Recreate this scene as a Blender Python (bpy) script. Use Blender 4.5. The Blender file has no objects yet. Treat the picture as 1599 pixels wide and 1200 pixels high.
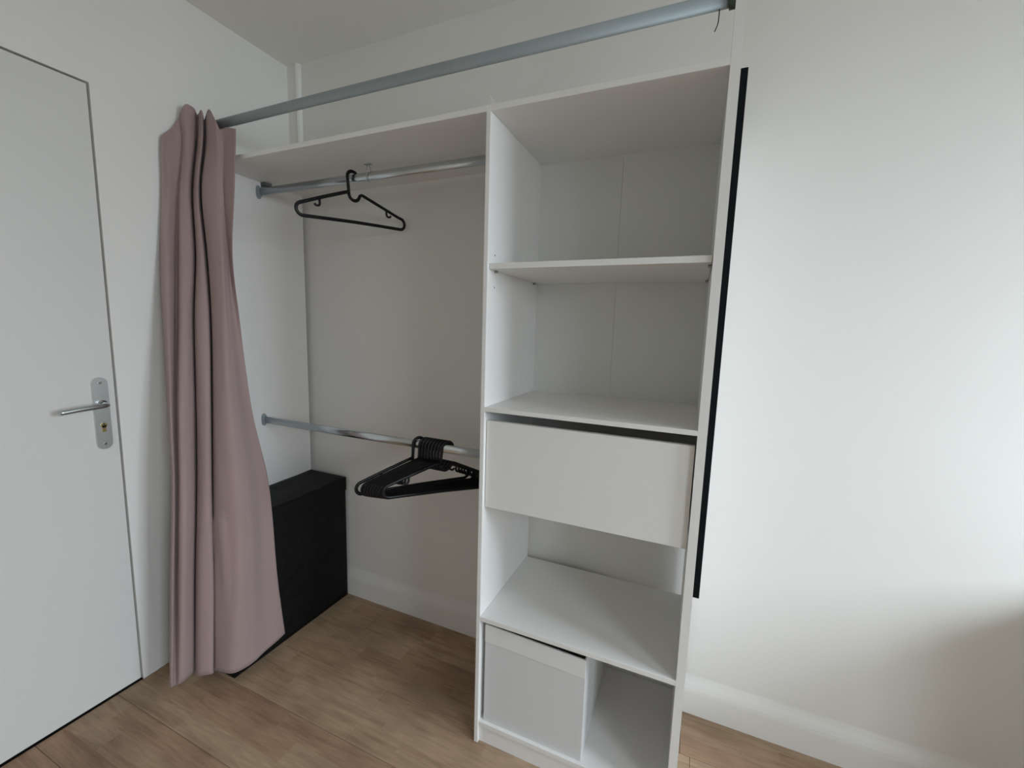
import bpy, bmesh, math, random
from mathutils import Vector, Matrix, noise
random.seed(7)
S = bpy.context.scene
COL = S.collection

# ---------------------------------------------------------------- camera
CAM = Vector((1.7855, -1.5029, 1.3292))
RX, ROLL, RZ, FPX = 1.441, 0.0298, 0.4041, 662.67
CR = Matrix.Rotation(RZ, 3, 'Z') @ Matrix.Rotation(RX, 3, 'X') @ Matrix.Rotation(ROLL, 3, 'Z')
cd = bpy.data.cameras.new('camera'); cam = bpy.data.objects.new('camera', cd); COL.objects.link(cam)
cd.sensor_width = 36.0; cd.lens = 36.0 * FPX / 1599.0; cd.clip_start = 0.02
M = CR.to_4x4(); M.translation = CAM; cam.matrix_world = M
S.camera = cam

# ---------------------------------------------------------------- light
S.view_settings.view_transform = 'Standard'; S.view_settings.look = 'None'
S.view_settings.exposure = 0.0; S.view_settings.gamma = 1.0; S.view_settings.use_curve_mapping = False
S.cycles.max_bounces = 14; S.cycles.diffuse_bounces = 10; S.cycles.glossy_bounces = 4
S.cycles.sample_clamp_indirect = 4.0
W = bpy.data.worlds.new('world'); S.world = W; W.use_nodes = True
W.node_tree.nodes['Background'].inputs[0].default_value = (0.75, 0.86, 1.0, 1)
W.node_tree.nodes['Background'].inputs[1].default_value = 1.0
XR, YF, H = 4.30, -3.10, 2.4676            # right wall, front wall, ceiling
WINS = [(-1.28, -0.30, 1.12, 2.15), (-2.90, -2.00, 0.95, 2.15)]   # right wall: inferred opening first, then one added to fill the closet
for (wy0, wy1, wz0, wz1), en in zip(WINS, (53.0, 42.0)):  # second light is added to lift the closet; no such source is known
    al = bpy.data.lights.new('window_daylight', 'AREA'); al.shape = 'RECTANGLE'
    al.size = wz1 - wz0 + 0.1; al.size_y = wy1 - wy0 + 0.1; al.energy = en; al.color = (0.80, 0.905, 1.0)
    al.spread = math.radians(115)
    alo = bpy.data.objects.new('window_daylight', al); COL.objects.link(alo)
    alo.location = (XR + 0.24, (wy0 + wy1) / 2, (wz0 + wz1) / 2)
    alo.rotation_euler = Vector((-1, 0.42, -0.80)).to_track_quat('-Z', 'Y').to_euler()

# ---------------------------------------------------------------- helpers
def V(*a): return Vector(a)

def tag(o, label=None, cat=None, group=None, kind=None):
    if label: o['label'] = label
    if cat: o['category'] = cat
    if group: o['group'] = group
    if kind: o['kind'] = kind
    return o

def thing(name, label, cat, loc=(0, 0, 0), group=None):
    o = bpy.data.objects.new(name, None); COL.objects.link(o); o.location = loc
    o.empty_display_size = 0.05
    return tag(o, label, cat, group)

def obj(name, bm, mat, parent=None, smooth=False, bevel=0.0, seg=2):
    if bevel:
        es = [e for e in bm.edges if len(e.link_faces) == 2 and e.calc_face_angle(0) > 0.6]
        bmesh.ops.bevel(bm, geom=es, offset=bevel, segments=seg, profile=0.5, affect='EDGES')
    bmesh.ops.recalc_face_normals(bm, faces=bm.faces[:])
    me = bpy.data.meshes.new(name); bm.to_mesh(me); bm.free()
    if smooth:
        for p in me.polygons: p.use_smooth = True
    me.materials.append(mat)
    o = bpy.data.objects.new(name, me); COL.objects.link(o)
    if parent is not None:
        o.parent = parent
        off = parent.matrix_basis.translation.copy()
        p = parent.parent
        while p is not None: off += p.matrix_basis.translation; p = p.parent
        me.transform(Matrix.Translation(-off))
    return o

def struct(name, bm, mat, **k):
    return tag(obj(name, bm, mat, **k), kind='structure')

def add_box(bm, x0, x1, y0, y1, z0, z1, rot=None, piv=None):
    r = bmesh.ops.create_cube(bm, size=1.0)
    for v in r['verts']:
        v.co = V((x0 + x1) / 2 + v.co.x * (x1 - x0), (y0 + y1) / 2 + v.co.y * (y1 - y0), (z0 + z1) / 2 + v.co.z * (z1 - z0))
        if rot is not None: v.co = rot @ (v.co - V(*piv)) + V(*piv)
    return bm

def box(*a, **k): return add_box(bmesh.new(), *a, **k)

def add_tube(bm, pts, r, n=8, cap=True, ry=None, up=None):
    """sweep a circle (or an ellipse r wide, ry tall) along pts"""
    pts = [Vector(p) for p in pts]; rings = []; prev = None
    for i, p in enumerate(pts):
        a = pts[max(i - 1, 0)]; b = pts[min(i + 1, len(pts) - 1)]
        t = (b - a).normalized()
        if prev is None:
            u = Vector(up) if up is not None else (V(0, 0, 1) if abs(t.z) < 0.9 else V(1, 0, 0))
        else: u = prev
        u = (u - t * u.dot(t)).normalized(); prev = u
        s = t.cross(u)
        rings.append([bm.verts.new(p + u * (math.cos(2 * math.pi * k / n) * (ry or r)) + s * (math.sin(2 * math.pi * k / n) * r)) for k in range(n)])
    for i in range(len(rings) - 1):
        for k in range(n):
            bm.faces.new((rings[i][k], rings[i][(k + 1) % n], rings[i + 1][(k + 1) % n], rings[i + 1][k]))
    if cap:
        bm.faces.new(rings[0][::-1]); bm.faces.new(rings[-1])
    return bm

def tube(*a, **k): return add_tube(bmesh.new(), *a, **k)

def smooth_path(P, n=5, closed=False):
    """Catmull-Rom through the points"""
    P = [Vector(p) for p in P]; out = []; m = len(P)
    for i in range(m if closed else m - 1):
        g = (lambda j: P[j % m]) if closed else (lambda j: P[min(max(j, 0), m - 1)])
        a, b, c, d = g(i - 1), g(i), g(i + 1), g(i + 2)
        for k in range(n):
            t = k / n
            out.append(0.5 * ((2 * b) + (c - a) * t + (2 * a - 5 * b + 4 * c - d) * t * t + (3 * b - a - 3 * c + d) * t ** 3))
    if not closed: out.append(P[-1])
    return out

def prism(outline, axis, d0, d1):
    """outline in the two other axes, extruded along axis"""
    bm = bmesh.new(); rs = []
    for d in (d0, d1):
        ring = []
        for a, b in outline:
            co = {'x': (d, a, b), 'y': (a, d, b), 'z': (a, b, d)}[axis]
            ring.append(bm.verts.new(co))
        rs.append(ring)
    n = len(outline)
    for k in range(n): bm.faces.new((rs[0][k], rs[0][(k + 1) % n], rs[1][(k + 1) % n], rs[1][k]))
    bm.faces.new(rs[0][::-1]); bm.faces.new(rs[1])
    return bm

# ---------------------------------------------------------------- materials
def mat(name, rgb, rough=0.5, metal=0.0, spec=0.5, bump=0.0, bscale=80.0, var=0.0, vscale=3.0, stretch=(1, 1, 1), sheen=0.0):
    m = bpy.data.materials.new(name); m.use_nodes = True
    nt = m.node_tree; N = nt.nodes; L = nt.links; b = N['Principled BSDF']
    b.inputs['Base Color'].default_value = (*rgb, 1); b.inputs['Roughness'].default_value = rough
    b.inputs['Metallic'].default_value = metal; b.inputs['Specular IOR Level'].default_value = spec
    if sheen: b.inputs['Sheen Weight'].default_value = sheen
    tc = N.new('ShaderNodeTexCoord'); mp = N.new('ShaderNodeMapping'); mp.inputs['Scale'].default_value = stretch
    L.new(tc.outputs['Object'], mp.inputs['Vector'])
    if var:
        n = N.new('ShaderNodeTexNoise'); n.inputs['Scale'].default_value = vscale; n.inputs['Detail'].default_value = 4
        L.new(mp.outputs[0], n.inputs['Vector'])
        mx = N.new('ShaderNodeMix'); mx.data_type = 'RGBA'
        mx.inputs['A'].default_value = (*[c * (1 - var) for c in rgb], 1)
        mx.inputs['B'].default_value = (*[min(1, c * (1 + var)) for c in rgb], 1)
        L.new(n.outputs['Fac'], mx.inputs['Factor']); L.new(mx.outputs['Result'], b.inputs['Base Color'])
    if bump:
        n = N.new('ShaderNodeTexNoise'); n.inputs['Scale'].default_value = bscale; n.inputs['Detail'].default_value = 3
        L.new(mp.outputs[0], n.inputs['Vector'])
        bp = N.new('ShaderNodeBump'); bp.inputs['Strength'].default_value = bump; bp.inputs['Distance'].default_value = 0.002
        L.new(n.outputs['Fac'], bp.inputs['Height']); L.new(bp.outputs['Normal'], b.inputs['Normal'])
    return m

WALL = mat('white_wall_paint', (0.78, 0.77, 0.742), 0.75, bump=0.12, bscale=45, var=0.012, vscale=2)
FRONTW = mat('front_wall_paint', (0.80, 0.79, 0.75), 0.8)
CEIL = mat('white_ceiling_paint', (0.82, 0.815, 0.765), 0.9, bump=0.1, bscale=60)
TRIM = mat('white_gloss_trim', (0.80, 0.81, 0.79), 0.35)
DOORM = mat('white_door_paint', (0.685, 0.68, 0.655), 0.45, bump=0.05, bscale=30)
MELA = mat('white_melamine', (0.79, 0.782, 0.765), 0.42, bump=0.03, bscale=250)
HARD = mat('white_hardboard', (0.70, 0.698, 0.68), 0.6)
CHROME = mat('brushed_steel', (0.60, 0.64, 0.66), 0.22, metal=1.0, bump=0.05, bscale=300)
GALV = mat('dull_zinc', (0.33, 0.375, 0.39), 0.55, metal=0.35, var=0.06, vscale=6)
DKZ = mat('dark_zinc', (0.16, 0.18, 0.18), 0.45, metal=0.5)
DKMET = mat('dark_green_metal', (0.05, 0.075, 0.05), 0.4, metal=0.5)
SATIN = mat('satin_aluminium', (0.62, 0.64, 0.63), 0.33, metal=0.9)
BRASS = mat('brass', (0.45, 0.36, 0.16), 0.35, metal=1.0)
BLACKP = mat('black_plastic', (0.006, 0.006, 0.007), 0.4, spec=0.3)
BLACKS = mat('black_strip', (0.004, 0.006, 0.008), 0.6, spec=0.15)
DARK = mat('dark_gap', (0.03, 0.03, 0.03), 0.9)
BOXM = mat('white_box_board', (0.66, 0.665, 0.67), 0.6, bump=0.05, bscale=300)
BOXB = mat('white_box_band', (0.76, 0.765, 0.765), 0.5)
PIN = mat('grey_pin', (0.35, 0.33, 0.30), 0.4, metal=0.6)
CASTERM = mat('desk_white', (0.7, 0.7, 0.68), 0.5)

def fabric(name, rgb, weave=900, rough=0.9, bump=0.25, var=0.06, spec=0.2, sheen=0.12):
    m = mat(name, rgb, rough, spec=spec, var=var, vscale=5, sheen=sheen)
    nt = m.node_tree; N = nt.nodes; L = nt.links; b = N['Principled BSDF']
    tc = N.new('ShaderNodeTexCoord'); n = N.new('ShaderNodeTexNoise'); n.inputs['Scale'].default_value = weave
    n2 = N.new('ShaderNodeTexNoise'); n2.inputs['Scale'].default_value = 14; n2.inputs['Detail'].default_value = 3
    ad = N.new('ShaderNodeMath'); ad.operation = 'MULTIPLY_ADD'; ad.inputs[1].default_value = 4.0
    bp = N.new('ShaderNodeBump'); bp.inputs['Strength'].default_value = bump; bp.inputs['Distance'].default_value = 0.002
    L.new(tc.outputs['Object'], n.inputs['Vector']); L.new(tc.outputs['Object'], n2.inputs['Vector'])
    L.new(n2.outputs['Fac'], ad.inputs[0]); L.new(n.outputs['Fac'], ad.inputs[2])
    L.new(ad.outputs[0], bp.inputs['Height']); L.new(bp.outputs['Normal'], b.inputs['Normal'])
    return m
CURT = fabric('mauve_curtain_cloth', (0.35, 0.254, 0.245))
HAMP = fabric('black_hamper_cloth', (0.0065, 0.0065, 0.0068), weave=500, rough=0.5, bump=0.6, var=0.1, spec=0.15, sheen=0.0)

def floor_mat():
    m = bpy.data.materials.new('oak_laminate'); m.use_nodes = True
    nt = m.node_tree; N = nt.nodes; L = nt.links; b = N['Principled BSDF']
    geo = N.new('ShaderNodeNewGeometry'); sp = N.new('ShaderNodeSeparateXYZ'); L.new(geo.outputs['Position'], sp.inputs[0])
    def mth(op, a, bb=None, c=None):
        n = N.new('ShaderNodeMath'); n.operation = op
        for i, x in enumerate((a, bb, c)):
            if x is None: continue
            if isinstance(x, (int, float)): n.inputs[i].default_value = x
            else: L.new(x, n.inputs[i])
        return n.outputs[0]
    row = mth('FLOOR', mth('DIVIDE', mth('ADD', sp.outputs['Y'], 0.181), 0.069))
    wn = N.new('ShaderNodeTexWhiteNoise'); wn.noise_dimensions = '1D'; L.new(row, wn.inputs['W'])
    seg = mth('FLOOR', mth('ADD', mth('DIVIDE', sp.outputs['X'], 0.43), mth('MULTIPLY', wn.outputs['Value'], 7.0)))
    cmb = N.new('ShaderNodeCombineXYZ'); L.new(row, cmb.inputs[0]); L.new(seg, cmb.inputs[1])
    w2 = N.new('ShaderNodeTexWhiteNoise'); w2.noise_dimensions = '3D'; L.new(cmb.outputs[0], w2.inputs['Vector'])
    # grain, running along x and different in every strip
    gx = N.new('ShaderNodeCombineXYZ')
    L.new(mth('MULTIPLY_ADD', sp.outputs['X'], 1.9, mth('MULTIPLY', w2.outputs['Value'], 31.0)), gx.inputs[0])
    L.new(mth('MULTIPLY', sp.outputs['Y'], 22.0), gx.inputs[1]); L.new(seg, gx.inputs[2])
    n1 = N.new('ShaderNodeTexNoise'); n1.inputs['Scale'].default_value = 1.6; n1.inputs['Detail'].default_value = 7
    n1.inputs['Distortion'].default_value = 0.6; L.new(gx.outputs[0], n1.inputs['Vector'])
    n2 = N.new('ShaderNodeTexNoise'); n2.inputs['Scale'].default_value = 3.4; n2.inputs['Detail'].default_value = 3
    L.new(geo.outputs['Position'], n2.inputs['Vector'])
    cr = N.new('ShaderNodeValToRGB'); E = cr.color_ramp.elements
    E[0].position = 0.0; E[0].color = (0.35, 0.235, 0.16, 1)
    E[1].position = 1.0; E[1].color = (0.42, 0.315, 0.218, 1)
    e = E.new(0.18); e.color = (0.375, 0.255, 0.17, 1)
    e = E.new(0.5); e.color = (0.40, 0.295, 0.195, 1)
    L.new(w2.outputs['Value'], cr.inputs[0])
    dk = N.new('ShaderNodeValToRGB'); D = dk.color_ramp.elements
    D[0].position = 0.28; D[0].color = (0.66, 0.60, 0.58, 1); D[1].position = 0.50; D[1].color = (1, 1, 1, 1)
    L.new(n1.outputs['Fac'], dk.inputs[0])
    mx = N.new('ShaderNodeMix'); mx.data_type = 'RGBA'; mx.blend_type = 'MULTIPLY'; mx.inputs['Factor'].default_value = 0.85
    L.new(cr.outputs[0], mx.inputs['A']); L.new(dk.outputs[0], mx.inputs['B'])
    d2 = N.new('ShaderNodeValToRGB'); D = d2.color_ramp.elements
    D[0].position = 0.34; D[0].color = (0.74, 0.71, 0.71, 1); D[1].position = 0.62; D[1].color = (1.06, 1.05, 1.04, 1)
    L.new(n2.outputs['Fac'], d2.inputs[0])
    g3 = N.new('ShaderNodeCombineXYZ')
    L.new(mth('MULTIPLY', sp.outputs['X'], 14.0), g3.inputs[0]); L.new(mth('MULTIPLY', sp.outputs['Y'], 130.0), g3.inputs[1]); L.new(w2.outputs['Value'], g3.inputs[2])
    n3 = N.new('ShaderNodeTexNoise'); n3.inputs['Scale'].default_value = 1.0; n3.inputs['Detail'].default_value = 4; L.new(g3.outputs[0], n3.inputs['Vector'])
    d3 = N.new('ShaderNodeValToRGB'); D = d3.color_ramp.elements
    D[0].position = 0.32; D[0].color = (0.86, 0.83, 0.81, 1); D[1].position = 0.62; D[1].color = (1.03, 1.0, 0.975, 1)
    L.new(n3.outputs['Fac'], d3.inputs[0])
    m3 = N.new('ShaderNodeMix'); m3.data_type = 'RGBA'; m3.blend_type = 'MULTIPLY'; m3.inputs['Factor'].default_value = 1
    L.new(mx.outputs['Result'], m3.inputs['A']); L.new(d3.outputs[0], m3.inputs['B']); mx = m3
    m2 = N.new('ShaderNodeMix'); m2.data_type = 'RGBA'; m2.blend_type = 'MULTIPLY'; m2.inputs['Factor'].default_value = 1
    L.new(mx.outputs['Result'], m2.inputs['A']); L.new(d2.outputs[0], m2.inputs['B'])
    L.new(m2.outputs['Result'], b.inputs['Base Color'])
    b.inputs['Roughness'].default_value = 0.55; b.inputs['Specular IOR Level'].default_value = 0.35
    bp = N.new('ShaderNodeBump'); bp.inputs['Strength'].default_value = 0.12; bp.inputs['Distance'].default_value = 0.001
    L.new(n1.outputs['Fac'], bp.inputs['Height']); L.new(bp.outputs['Normal'], b.inputs['Normal'])
    return m
FLOORM = floor_mat()

def glass_mat():
    m = bpy.data.materials.new('window_glass'); m.use_nodes = True
    nt = m.node_tree; N = nt.nodes; L = nt.links
    t = N.new('ShaderNodeBsdfTransparent'); g = N.new('ShaderNodeBsdfGlossy'); g.inputs['Roughness'].default_value = 0.02
    x = N.new('ShaderNodeMixShader'); x.inputs[0].default_value = 0.07
    L.new(t.outputs[0], x.inputs[1]); L.new(g.outputs[0], x.inputs[2]); L.new(x.outputs[0], N['Material Output'].inputs[0])
    return m
GLASS = glass_mat()

# ================================================================ SETTING
DY0, DY1, DZ = -1.561, -0.7309, 2.04          # door leaf (left wall)
G = 0.005
# floor: sub floor and laminate boards with bevelled edges
fl = struct('floor', box(-0.2, XR + 0.2, YF - 0.2, 0.2, -0.06, -0.0085), DARK)
BW, BL = 0.207, 1.29
k = 0
y1 = -0.181 + BW
row = 0
meshes = {}
while y1 > YF:
    y0 = max(y1 - BW, YF); yt = min(y1, 0.0)
    x = {0: 0.55, 1: 0.58}.get(row, random.uniform(0.1, 1.25)) - BL
    while x < XR:
        xa, xb = max(x, 0.0), min(x + BL, XR)
        if xb - xa > 0.02:
            bm = box(xa + 0.0005, xb - 0.0005, y0 + 0.0005, yt - 0.0005, -0.008, 0.0)
            obj('plank', bm, FLOORM, fl, bevel=0.0009, seg=1)
        x += BL
    y1 -= BW; row += 1

# left wall around the door opening
bm = bmesh.new()
add_box(bm, -0.12, 0, DY1 + G, 0.0, 0, H)
add_box(bm, -0.12, 0, YF, DY0 - G, 0, H)
add_box(bm, -0.12, 0, DY0 - G, DY1 + G, DZ + G, H)
struct('wall_left', bm, WALL)
struct('wall_back', box(-0.12, XR + 0.12, 0.0, 0.12, 0, H), WALL)
struct('wall_front', box(-0.12, XR + 0.12, YF - 0.12, YF, 0, H), FRONTW)
bm = bmesh.new(); yy = 0.0
for wy0, wy1, wz0, wz1 in WINS:
    add_box(bm, XR, XR + 0.22, wy1, yy, 0, H); add_box(bm, XR, XR + 0.22, wy0, wy1, 0, wz0); add_box(bm, XR, XR + 0.22, wy0, wy1, wz1, H); yy = wy0
add_box(bm, XR, XR + 0.22, YF, yy, 0, H)
struct('wall_right', bm, WALL)
struct('ceiling', box(-0.12, XR + 0.22, YF - 0.12, 0.12, H, H + 0.1), CEIL)
# narrow boxed pipe in the corner above the wardrobe
struct('trim_1', prism([(0, 0), (0, -0.011), (0.046, -0.011), (0.052, -0.016), (0.062, -0.018), (0.070, -0.014), (0.0745, -0.006), (0.075, 0)], 'z', 1.92, H), WALL)
# baseboard with a chamfered top
prof = [(0.0, 0.0), (-0.014, 0.0), (-0.014, 0.084), (-0.0125, 0.096), (-0.009, 0.109), (-0.004, 0.124), (-0.001, 0.136), (0.0, 0.142)]
struct('baseboard_back', prism(prof, 'x', 0.0, XR), WALL)
struct('baseboard_right', prism([(XR, 0), (XR - 0.014, 0), (XR - 0.014, 0.093), (XR - 0.002, 0.128), (XR, 0.13)], 'y', YF, -0.014), TRIM)
struct('baseboard_front', prism([(YF, 0), (YF + 0.014, 0), (YF + 0.014, 0.093), (YF + 0.002, 0.128), (YF, 0.13)], 'x', 0.0, XR - 0.014), TRIM)

# door
door = bpy.data.objects.new('door_1', None); COL.objects.link(door); door.location = (-0.02, (DY0 + DY1) / 2, 0)
door['kind'] = 'structure'
obj('door_leaf', box(-0.042, -0.002, DY0, DY1, 0.007, DZ), DOORM, door, bevel=0.0012, seg=1)
bm = bmesh.new()
add_box(bm, -0.12, -0.043, DY1 + 0.0005, DY1 + G - 0.0003, 0, DZ + 0.002)
add_box(bm, -0.12, -0.043, DY0 - G + 0.0003, DY0 - 0.0005, 0, DZ + 0.002)
add_box(bm, -0.12, -0.048, DY0, DY1, 0.0, DZ + 0.003)
obj('rebate', bm, DARK, door)  # dark colour put in for the shade in the gap round the leaf
bm = bmesh.new(); FW = 0.048
add_box(bm, 0.0, 0.0018, DY1 + G, DY1 + G + FW, 0, DZ + G + FW)
add_box(bm, 0.0, 0.0018, DY0 - G - FW, DY0 - G, 0, DZ + G + FW)
add_box(bm, 0.0, 0.0018, DY0 - G, DY1 + G, DZ + G, DZ + G + FW)
obj('door_frame', bm, WALL, door)
# handle plate
pc, w2_, z0, z1 = -0.7715, 0.0205, 0.891, 1.131
out = []
for i in range(13):
    a = math.pi * i / 12; out.append((pc + w2_ * math.cos(a), z1 - w2_ + w2_ * math.sin(a)))
for i in range(13):
    a = math.pi + math.pi * i / 12; out.append((pc + w2_ * math.cos(a), z0 + w2_ + w2_ * math.sin(a)))
hp = obj('handle_plate', prism(out, 'x', -0.002, 0.006), SATIN, door, bevel=0.002, seg=2)
bm = bmesh.new()
lever = smooth_path([(0.005, pc, 1.043), (0.035, pc, 1.043), (0.047, pc - 0.006, 1.043), (0.052, pc - 0.025, 1.043), (0.052, pc - 0.07, 1.041), (0.050, pc - 0.118, 1.036)], 5)
add_tube(bm, lever, 0.0085, 12)
add_tube(bm, [(0.004, pc, 1.043), (0.014, pc, 1.043)], 0.013, 16)
obj('lever', bm, CHROME, hp, smooth=True)
bm = bmesh.new()
add_tube(bm, [(0.004, pc, 0.972), (0.0085, pc, 0.972)], 0.0085, 16); add_box(bm, 0.004, 0.0085, pc - 0.005, pc + 0.005, 0.950, 0.972)
obj('lock_cylinder', bm, BRASS, hp)
bm = bmesh.new(); add_box(bm, 0.0085, 0.0092, pc - 0.001, pc + 0.001, 0.966, 0.978)
obj('keyhole', bm, DARK, hp)
for zz in (1.113, 0.909):
    obj('screw', tube([(0.005, pc, zz), (0.0075, pc, zz)], 0.0045, 12), CHROME, hp)

# windows in the right wall, outside the frame; the second is added as fill
for wi_, (WY0, WY1, WZ0, WZ1) in enumerate(WINS):
    win = bpy.data.objects.new('window_%d' % (wi_ + 1), None); COL.objects.link(win); win.location = (XR + 0.1, (WY0 + WY1) / 2, WZ0); win['kind'] = 'structure'
    bm = bmesh.new(); f = 0.05; ym = (WY0 + WY1) / 2
    for a in ((WY0, WY0 + f, WZ0, WZ1), (WY1 - f, WY1, WZ0, WZ1), (WY0 + f, WY1 - f, WZ0, WZ0 + f), (WY0 + f, WY1 - f, WZ1 - f, WZ1), (ym - 0.03, ym + 0.03, WZ0 + f, WZ1 - f)):
        add_box(bm, XR + 0.12, XR + 0.18, *a)
    obj('window_frame', bm, TRIM, win)
    for a in ((WY0 + f, ym - 0.03), (ym + 0.03, WY1 - f)):
        obj('pane', box(XR + 0.148, XR + 0.152, a[0], a[1], WZ0 + f, WZ1 - f), GLASS, win)
    obj('window_sill', box(XR - 0.03, XR + 0.12, WY0 - 0.03, WY1 + 0.03, WZ0 - 0.02, WZ0), TRIM, win)

# ================================================================ WARDROBE
XA0, XA1 = 0.060, 0.0763     # left side panel
XB0, XB1 = 1.2262, 1.2395    # middle panel
XC0, XC1 = 1.8065, 1.8275    # right panel
YB, YW = -0.0175, -0.4225    # back and front edges
ZT, TH = 1.9000, 0.016
wd = thing('open_wardrobe', 'tall white open wardrobe with hanging rails and a column of shelves with a drawer', 'wardrobe', ((XA0 + XC1) / 2, -0.22, 0))
def panel(name, *a, m=MELA, parent=wd, bv=0.0008, label=None):
    o = obj(name, box(*a), m, parent, bevel=bv, seg=1)
    if label: o['label'] = label
    return o
panel('side_panel', XA0, XA1, YW, YB, 0, ZT + TH)
panel('side_panel', XB0, XB1, YW, YB, 0, ZT + TH)
# the right panel runs on above the top as a narrow front post
rp = prism([(YW, 0), (YB, 0), (YB, ZT + TH), (YW + 0.030, ZT + TH), (YW + 0.030, H - 0.001), (YW, H - 0.001)], 'x', XC0, XC1)
obj('side_panel', rp, MELA, wd)
panel('top_panel', XA1, XB0, YW, YB, ZT, ZT + TH)
panel('top_panel', XB1, XC0, YW, YB, ZT, ZT + TH)
XM = (XB1 + XC0) / 2
panel('back_panel', XB1, XM - 0.0003, YB - 0.003, YB, 0.80, ZT, m=HARD, bv=0)
panel('back_panel', XM + 0.0003, XC0, YB - 0.003, YB, 0.80, ZT, m=HARD, bv=0)
sh1 = panel('shelf', XB1 + 0.0015, XC0 - 0.0015, YW + 0.010, YB - 0.004, 1.4925, 1.5085)
sh2 = panel('shelf', XB1, XC0, YW, YB - 0.003, 1.0885, 1.1015)
sh3 = panel('shelf', XB1, XC0, YW, YB - 0.010, 0.4275, 0.4425)
sh4 = panel('bottom_panel', XB1, XC0, YW + 0.004, YB, 0.0600, 0.0757)
panel('plinth', XB1, XC0, YW + 0.010, YW + 0.024, 0.0, 0.0600)
# little white corner cap that sticks up on the middle panel
bm = prism([(1.2345, 1.916), (1.2525, 1.916), (1.2345, 1.940)], 'y', YW + 0.002, YW + 0.012)
obj('corner_cap', bm, BOXB, wd)
# shelf pins and pin holes
for xx, s in ((XB1, 1), (XC0, -1)):
    for yy in (YW + 0.045, YB - 0.045):
        bm = tube([(xx, yy, 1.4885), (xx + s * 0.009, yy, 1.4885)], 0.0035, 10); obj('shelf_pin', bm, PIN, wd)
for zz in (1.535, 1.445):
    obj('pin_hole', tube([(XB1, YW + 0.045, zz), (XB1 + 0.0004, YW + 0.045, zz)], 0.0022, 10), DARK, wd)
# small metal bracket under the left top panel
bm = box(XA1, XA1 + 0.026, -0.222, -0.190, ZT - 0.010, ZT); add_box(bm, XA1, XA1 + 0.004, -0.222, -0.190, ZT - 0.020, ZT - 0.010)
obj('corner_bracket', bm, DKZ, wd, bevel=0.001)

# drawer
dx0, dx1 = XB1 + 0.002, XC0 - 0.003
dr = obj('drawer', box(dx0 + 0.012, dx0 + 0.026, YW + 0.029, -0.06, 0.815, 0.955), MELA, wd)
dr['label'] = 'handleless white drawer set between the shelves'
R = Matrix.Rotation(math.radians(0.0), 3, 'Y')
obj('drawer_front', box(dx0, dx1, YW + 0.012, YW + 0.028, 0.7955, 1.0605), MELA, dr, bevel=0.0008, seg=1)
obj('drawer_side', box(dx1 - 0.026, dx1 - 0.012, YW + 0.029, -0.06, 0.815, 0.955), MELA, dr)
obj('drawer_back', box(dx0 + 0.026, dx1 - 0.026, -0.074, -0.06, 0.815, 0.955), MELA, dr)
obj('drawer_bottom', box(dx0 + 0.026, dx1 - 0.026, YW + 0.029, -0.074, 0.815, 0.820), HARD, dr)
for s in (0, 1):
    a = dx0 - 0.001 if not s else dx1 - 0.0115
    obj('drawer_runner', box(a, a + 0.0125, YW + 0.03, -0.08, 0.83, 0.845), GALV, dr)

# hanging rails: oval tube, end sockets, wire support
def rail(y, z, x0, x1, extra=False):
    r = obj('hanging_rail', tube([(x0, y, z), (x1, y, z)], 0.0075, 20, ry=0.015), CHROME, wd, smooth=True)
    for xx, s in ((x0, 1), (x1, -1)):
        out = []
        for i in range(16):
            a = 2 * math.pi * i / 16; c, sn = math.cos(a), math.sin(a)
            out.append((y + 0.0115 * c, z + 0.027 * math.copysign(abs(sn) ** 0.6, sn)))
        bm = prism(out, 'x', xx, xx + s * 0.004)
        out2 = [(y + 0.0105 * math.cos(2 * math.pi * i / 16), z + 0.0185 * math.sin(2 * math.pi * i / 16)) for i in range(16)]
        b2 = prism(out2, 'x', xx + s * 0.004, xx + s * 0.014)
        me = bpy.data.meshes.new('t'); b2.to_mesh(me); b2.free(); bm.from_mesh(me); bpy.data.meshes.remove(me)
        obj('socket', bm, GALV, r)
    return r
rl1 = rail(-0.2333, 1.8576, XA1, XB0)
rl2 = rail(-0.2566, 0.9027, XA1, XB0)
bm = box(0.640, 0.668, -0.240, -0.2265, ZT - 0.002, ZT)
add_tube(bm, smooth_path([(0.657, -0.2333, ZT - 0.001), (0.657, -0.244, 1.884), (0.657, -0.2445, 1.862), (0.657, -0.243, 1.848), (0.657, -0.2333, 1.840), (0.657, -0.2235, 1.848), (0.657, -0.2225, 1.862), (0.657, -0.223, 1.884), (0.657, -0.2333, ZT - 0.001)], 4), 0.0013, 6)
obj('rail_support', bm, GALV, rl1)

# black strip along the outer edge of the right panel
es = panel('edge_strip', XC1, XC1 + 0.0145, YW + 0.001, YW + 0.031, 0.681, 1.8895, m=BLACKS, bv=0.0006, label='long thin black strip along the outer edge of the right side panel')

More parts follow.
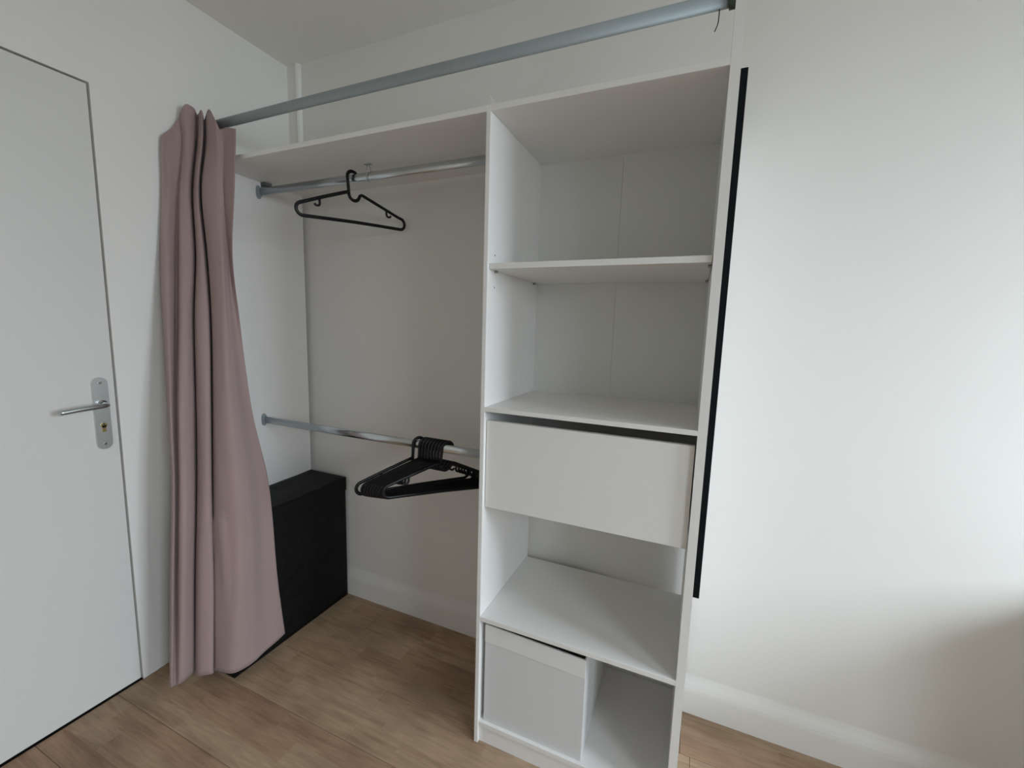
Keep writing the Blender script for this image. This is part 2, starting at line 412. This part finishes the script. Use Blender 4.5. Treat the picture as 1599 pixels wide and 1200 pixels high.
# ================================================================ CURTAIN RAIL
zr = 2.0355
cr_ = thing('curtain_rail', 'long grey metal rail running above the front of the white wardrobe', 'curtain rail', (0.9, YW, zr))
yr = YW + 0.0095
obj('rail_tube', tube([(0.004, yr, zr + 0.001), (0.6, yr, zr + 0.003), (1.1, yr, zr + 0.002), (XC0 - 0.004, yr, zr - 0.0005)], 0.0085, 24, ry=0.0175), GALV, cr_, smooth=True)
for xx, s, mm in ((0.0, 1, GALV), (XC0, -1, DKMET)):
    bm = prism([(yr + 0.013 * math.cos(2 * math.pi * i / 20), zr - 0.0005 + 0.021 * math.sin(2 * math.pi * i / 20)) for i in range(20)], 'x', xx, xx + s * 0.012)
    o = obj('socket', bm, mm, cr_)
    if s < 0: o['label'] = 'dark green end socket'
wi = smooth_path([(1.776, yr - 0.002, zr - 0.017), (1.7762, yr - 0.003, zr - 0.030), (1.7752, yr - 0.004, zr - 0.046), (1.7700, yr - 0.005, zr - 0.061)], 5)
tag(obj('wire', tube(wi, 0.0011, 6), BLACKP, cr_, smooth=True), 'thin dark wire end hanging down')

# ================================================================ CURTAIN
COLS0 = [  # (v, [u...]); the first and the last rows give their own v for every column
 ('T', [(255, 209), (268, 200), (279, 182), (281, 176), (290, 163), (303, 169), (308, 180), (314, 172), (319, 188), (326, 171), (336, 187), (343, 201), (354, 200), (368, 201)]),
 (225, [251, 264, 283, 286, 293, 303, 306, 311, 318, 326, 338, 345, 351, 368]),
 (300, [252, 262, 277, 281, 289, 297, 300, 306, 314, 321, 340, 348, 351, 366]),
 (400, [250, 262, 277, 281, 292, 302, 305, 313, 323, 330, 345, 352, 357, 363]),
 (500, [254, 264, 276, 281, 291, 300, 303, 313, 329, 337, 350, 358, 366, 374]),
 (640, [262, 267, 273, 280, 290, 302, 306, 317, 331, 341, 355, 370, 382, 393]),
 (760, [268, 271, 276, 282, 292, 303, 307, 318, 332, 345, 365, 385, 403, 420]),
 (900, [266, 270, 275, 281, 291, 301, 305, 320, 334, 349, 370, 392, 412, 433]),
 ('B', [(265, 1073), (268, 1073), (274, 1071), (281, 1068), (291, 1061), (300, 1052), (304, 1054), (318, 1057), (334, 1050), (346, 1047), (363, 1052), (390, 1039), (418, 1014), (445, 990)])]
COLS = []
for v, c in COLS0:      # sharpen the two deep folds: strip edges close to each valley, plus one more column
    c = list(c)
    if v == 'T': c.insert(8, (317, 180))
    elif v == 'B':
        c[5] = (302, 1051); c[7] = (309, 1056); c[9] = (338, 1048); c.insert(8, (330, 1053))
    elif v == 225: c.insert(8, c[8] - 2)
    else:
        c[5] = c[6] - 2.5; c[7] = c[6] + 3.5; c[9] = c[8] + 4; c.insert(8, c[8] - 4)
    COLS.append((v, c))
VAL = {2: 0.05, 6: 0.095, 9: 0.085}          # fold valleys: further from the room
RID = {0: 0.02, 1: 0.0, 3: -0.010, 4: -0.024, 5: -0.004, 7: -0.008, 8: -0.012, 10: -0.016, 11: -0.022, 12: -0.004, 13: 0.0, 14: -0.004}
ND = V(-0.857, 0.515, 0)
def ray(u, v): return CR @ V((u - 799.5) / FPX, (600 - v) / FPX, -1.0)
YTOP = [-0.452] * 12 + [-0.446, -0.442, -0.440]
def d_at_y(r, y): return (y - CAM.y) / r.y * r.dot(ND)
def d_at_z(r, z): return (z - CAM.z) / r.z * r.dot(ND)
HX, HY, HZ = 0.320, -0.607, 0.635            # clearance box round the hamper
def cpoint(u, v, c):
    r = ray(u, v); rn = r.dot(ND)
    rt = ray(COLS[1][1][c], 225)
    dtop = d_at_y(rt, YTOP[c]); dtop = min(dtop, 2.035)
    dhem = d_at_z(ray(*COLS[-1][1][c]), 0.045)
    t = (v - 215) / (1040 - 215); t = min(max(t, 0), 1)
    s = min(1, t / 0.72); s = s * s * (3 - 2 * s)
    d = dtop + (dhem - dtop) * (0.35 * min(1, t / 0.72) + 0.65 * s)
    amp = 0.75 if v > 215 else 0.35
    if v > 1000: amp = 0.30
    d += (VAL.get(c, 0) + RID.get(c, 0)) * amp
    k = d / rn; p = CAM + r * k
    if p.x < 0.016: k = (0.016 - CAM.x) / r.x; p = CAM + r * k
    for _ in range(400):
        if p.z < HZ and p.x < HX and p.y > HY: k -= 0.002; p = CAM + r * k
        else: break
    return p
rows = []
for v, cols in COLS:
    rows.append([cpoint(cu[0], cu[1], c) if isinstance(v, str) else cpoint(cu, v, c) for c, cu in enumerate(cols)])
fine = [smooth_path(r, 6) for r in rows]
NC = len(fine[0]); colsf = [smooth_path([fine[i][j] for i in range(len(fine))], 12) for j in range(NC)]
bm = bmesh.new(); NR = len(colsf[0])
grid = []
for j in range(NC):
    line = []
    for i in range(NR):
        p = colsf[j][i].copy()
        w = noise.noise(V(j * 0.16, i * 0.045, 3.1)) * 0.006 + noise.noise(V(j * 0.5, i * 0.16, 8.0)) * 0.0018
        q = p - ND * w
        for _ in range(200):
            if q.z < HZ and q.x < HX and q.y > HY: q = q + (CAM - q).normalized() * 0.002
            else: break
        q.x = max(q.x, 0.008); line.append(bm.verts.new(q))
    grid.append(line)
for j in range(NC - 1):
    for i in range(NR - 1):
        bm.faces.new((grid[j][i], grid[j + 1][i], grid[j + 1][i + 1], grid[j][i + 1]))
cu = obj('curtain', bm, CURT, None, smooth=True)
sm = cu.modifiers.new('solid', 'SOLIDIFY'); sm.thickness = 0.0018; sm.offset = 0
tag(cu, 'dusty mauve fabric curtain bunched at the left end of the rail, beside the white door', 'curtain')

# ================================================================ HAMPER
hm = thing('laundry_hamper', 'black fabric laundry hamper with a lid standing in the left corner of the wardrobe', 'laundry hamper', (0.19, -0.30, 0))
hx0, hx1, hy0, hy1, hz = 0.079, 0.302, -0.586, -0.022, 0.555
bm = bmesh.new()
NX, NY, NZ = 12, 26, 26
def grid_face(f, nu, nv):
    g = [[bm.verts.new(f(i / nu, j / nv)) for j in range(nv + 1)] for i in range(nu + 1)]
    for i in range(nu):
        for j in range(nv): bm.faces.new((g[i][j], g[i + 1][j], g[i + 1][j + 1], g[i][j + 1]))
def wr(p, n, a, b):
    e = min(a, 1 - a, b, 1 - b) * 5; e = min(e, 1)
    w = noise.noise(V(p.y * 5 + p.z * 9, p.z * 3 - p.y * 3, p.x * 4)) * 0.007 + noise.noise(V(p.y * 16 - p.z * 26, p.z * 6 + p.y * 3, 5)) * 0.0045 - 0.004 * math.sin(math.pi * a) * math.sin(math.pi * b)
    return p + V(*n) * w * e
grid_face(lambda a, b: wr(V(hx1, hy0 + (hy1 - hy0) * a, 0.002 + hz * b), (1, 0, 0), a, b), NY, NZ)
grid_face(lambda a, b: wr(V(hx0 + (hx1 - hx0) * a, hy0, 0.002 + hz * b), (0, -1, 0), a, b), NX, NZ)
add = [(hx0, hy0), (hx0, hy1)]
grid_face(lambda a, b: V(hx0, hy0 + (hy1 - hy0) * a, 0.002 + hz * b), NY, NZ)
grid_face(lambda a, b: V(hx0 + (hx1 - hx0) * a, hy1, 0.002 + hz * b), NX, NZ)
grid_face(lambda a, b: V(hx0 + (hx1 - hx0) * a, hy0 + (hy1 - hy0) * b, 0.002), NX, NY)
bmesh.ops.remove_doubles(bm, verts=bm.verts[:], dist=0.0002)
obj('body', bm, HAMP, hm, smooth=True)
bm = bmesh.new()
def lidz(x, y):
    return 0.606 - 0.008 * math.sin(math.pi * (y - hy0) / (hy1 - hy0)) + 0.003 * noise.noise(V(x * 12, y * 9, 1))
grid_face(lambda a, b: V(hx0 + (hx1 + 0.006 - hx0) * a, hy0 - 0.006 + (hy1 + 0.006 - hy0) * b, lidz(0.1 + a * .2, hy0 + (hy1 - hy0) * b)), NX, NY)
def skirt(x, y):
    return lambda a, b: None
grid_face(lambda a, b: V(hx1 + 0.006, hy0 - 0.006 + (hy1 + 0.006 - hy0) * a, 0.543 + 0.002 * noise.noise(V(a * 9, 2, 2)) + (lidz(0.3, hy0 + (hy1 - hy0) * a) - 0.543) * b), NY, 4)
grid_face(lambda a, b: V(hx0 + (hx1 + 0.006 - hx0) * a, hy0 - 0.006, 0.543 + (lidz(0.1 + a * .2, hy0) - 0.543) * b), NX, 4)
grid_face(lambda a, b: V(hx0 + (hx1 + 0.006 - hx0) * a, hy1, 0.543 + (lidz(0.1 + a * .2, hy1) - 0.543) * b), NX, 4)
grid_face(lambda a, b: V(hx0, hy0 - 0.006 + (hy1 + 0.006 - hy0) * a, 0.543 + (lidz(0.1, hy0 + (hy1 - hy0) * a) - 0.543) * b), NY, 4)
bmesh.ops.remove_doubles(bm, verts=bm.verts[:], dist=0.0006)
obj('lid', bm, HAMP, hm, smooth=True)

# ================================================================ HANGERS
def arc(cx, cz, r, a0, a1, n):
    return [V(cx + r * math.cos(math.radians(a0 + (a1 - a0) * i / n)), 0, cz + r * math.sin(math.radians(a0 + (a1 - a0) * i / n))) for i in range(n + 1)]
def make_hanger(label, group=None):
    """local: x along the hanger, z up, origin = where the hook rests on the rail"""
    h = thing('clothes_hanger', label, 'clothes hanger', group=group)
    r = 0.0046
    # hook: tip on the right, over the rail, stem on the left
    hk = arc(0.0, -0.0165, 0.0205, -10, 180, 12) + [V(-0.020, 0, -0.03), V(-0.020, 0, -0.055), V(-0.020, 0, -0.076)]
    obj('hook', tube(hk, 0.0058, 8, ry=0.0042, up=(0, 1, 0)), BLACKP, h, smooth=True)
    dip = arc(0.0, -0.072, 0.020, 180, 335, 9)
    P = dip + [V(0.023, 0, -0.072), V(0.030, 0, -0.069), V(0.040, 0, -0.072), V(0.11, 0, -0.0975), V(0.182, 0, -0.124)]
    P += arc(0.188, -0.146, 0.020, 70, -95, 9) + [V(0.10, 0, -0.1645), V(0.0, 0, -0.1635), V(-0.10, 0, -0.1645)]
    P += arc(-0.188, -0.146, 0.020, -85, -250, 9) + [V(-0.11, 0, -0.096), V(-0.040, 0, -0.0715), V(-0.020, 0, -0.065)]
    obj('frame', tube(P, 0.0058, 8, ry=r, up=(0, 1, 0)), BLACKP, h, smooth=True)
    for s in (-1, 1):
        x0 = 0.128 * s; zt = -0.103
        Q = [V(x0, 0, zt), V(x0, 0, zt - 0.014)] + arc(x0 + 0.0095 if s > 0 else x0 - 0.0095, zt - 0.016, 0.0095, 180 if s > 0 else 0, 340 if s > 0 else -160, 7)
        obj('strap_hook', tube(Q, 0.0038, 6, up=(0, 1, 0)), BLACKP, h, smooth=True)
    return h
def copy_thing(o):
    c = o.copy(); COL.objects.link(c)
    for ch in o.children:
        d = ch.copy(); COL.objects.link(d); d.parent = c
    return c
def place(h, x, y, z, th, ph, s):
    h.location = (x, y, z)
    h.rotation_euler = (Matrix.Rotation(th, 3, 'Z') @ Matrix.Rotation(-ph, 3, 'Y')).to_euler()
    h.scale = (s, s, s)
h0 = make_hanger('black plastic clothes hanger hanging alone on the upper rail')
place(h0, 0.581, -0.2333, 1.8790, 1.30, 0.075, 1.06)
LOW = [(0.893, 1.05, -0.050), (0.921, 1.05, -0.062), (0.934, 1.055, -0.068), (0.9475, 1.055, -0.076), (0.961, 1.06, -0.084), (0.9745, 1.06, -0.092), (0.988, 1.065, -0.10), (1.0015, 1.065, -0.108), (1.015, 1.07, -0.116)]
LL = ['leftmost of the bunch, set slightly apart', 'second from the left of the bunch', 'third from the left of the bunch',
      'fourth from the left of the bunch', 'fifth of the bunch, in its middle', 'fourth from the right of the bunch',
      'third from the right of the bunch', 'second from the right of the bunch', 'last of the bunch, nearest the shelves']
for i, (x, th, ph) in enumerate(LOW):
    h = copy_thing(h0)
    place(h, x, -0.2566, 0.9240, th, ph, 1.05)
    h['label'] = 'black plastic hanger on the lower rail, ' + LL[i]
    h['group'] = 'hangers bunched on the lower rail'

# ================================================================ STORAGE BOX
sb = thing('storage_box', 'white board storage box in the bottom compartment of the shelves, on the left', 'storage box', (1.411, -0.25, 0.0757))
bx0, bx1, by0, by1, bz0, bz1 = 1.2525, 1.571, -0.408, -0.085, 0.0765, 0.412
t = 0.004
RB = Matrix.Rotation(math.radians(0.55), 3, 'Y'); PV = (bx0, by0, bz0)
bm = bmesh.new()
def droop(b_):
    for v in b_.verts:
        f_ = max(0, (v.co.z - bz0) / (bz1 - bz0)); v.co.z -= 0.010 * f_ * (v.co.x - bx0) / (bx1 - bx0)
    return b_
for a in ((bx0, bx1, by0, by0 + t, bz0, bz1), (bx0, bx1, by1 - t, by1, bz0, bz1), (bx0, bx0 + t, by0 + t, by1 - t, bz0, bz1), (bx1 - t, bx1, by0 + t, by1 - t, bz0, bz1), (bx0 + t, bx1 - t, by0 + t, by1 - t, bz0, bz0 + t)):
    add_box(bm, *a)
obj('body', droop(bm), BOXM, sb)
obj('rim_band', droop(box(bx0 - 0.0006, bx1 + 0.0006, by0 - 0.0016, by0, bz1 - 0.058, bz1 + 0.001)), BOXB, sb, bevel=0.0005, seg=1)

# ================================================================ SHADE CASTER (unseen, added right of the frame to shade the low wall)
dk = thing('desk', 'plain white desk against the back wall to the right of the wardrobe', 'desk', (3.35, -0.26, 0))
obj('desk_top', box(2.80, 3.90, -0.50, -0.016, 0.722, 0.750), CASTERM, dk, bevel=0.002)
obj('side_panel', box(2.82, 2.84, -0.48, -0.03, 0, 0.722), CASTERM, dk)
obj('side_panel', box(3.86, 3.88, -0.48, -0.03, 0, 0.722), CASTERM, dk)
obj('back_rail', box(2.84, 3.86, -0.05, -0.03, 0.62, 0.722), CASTERM, dk)
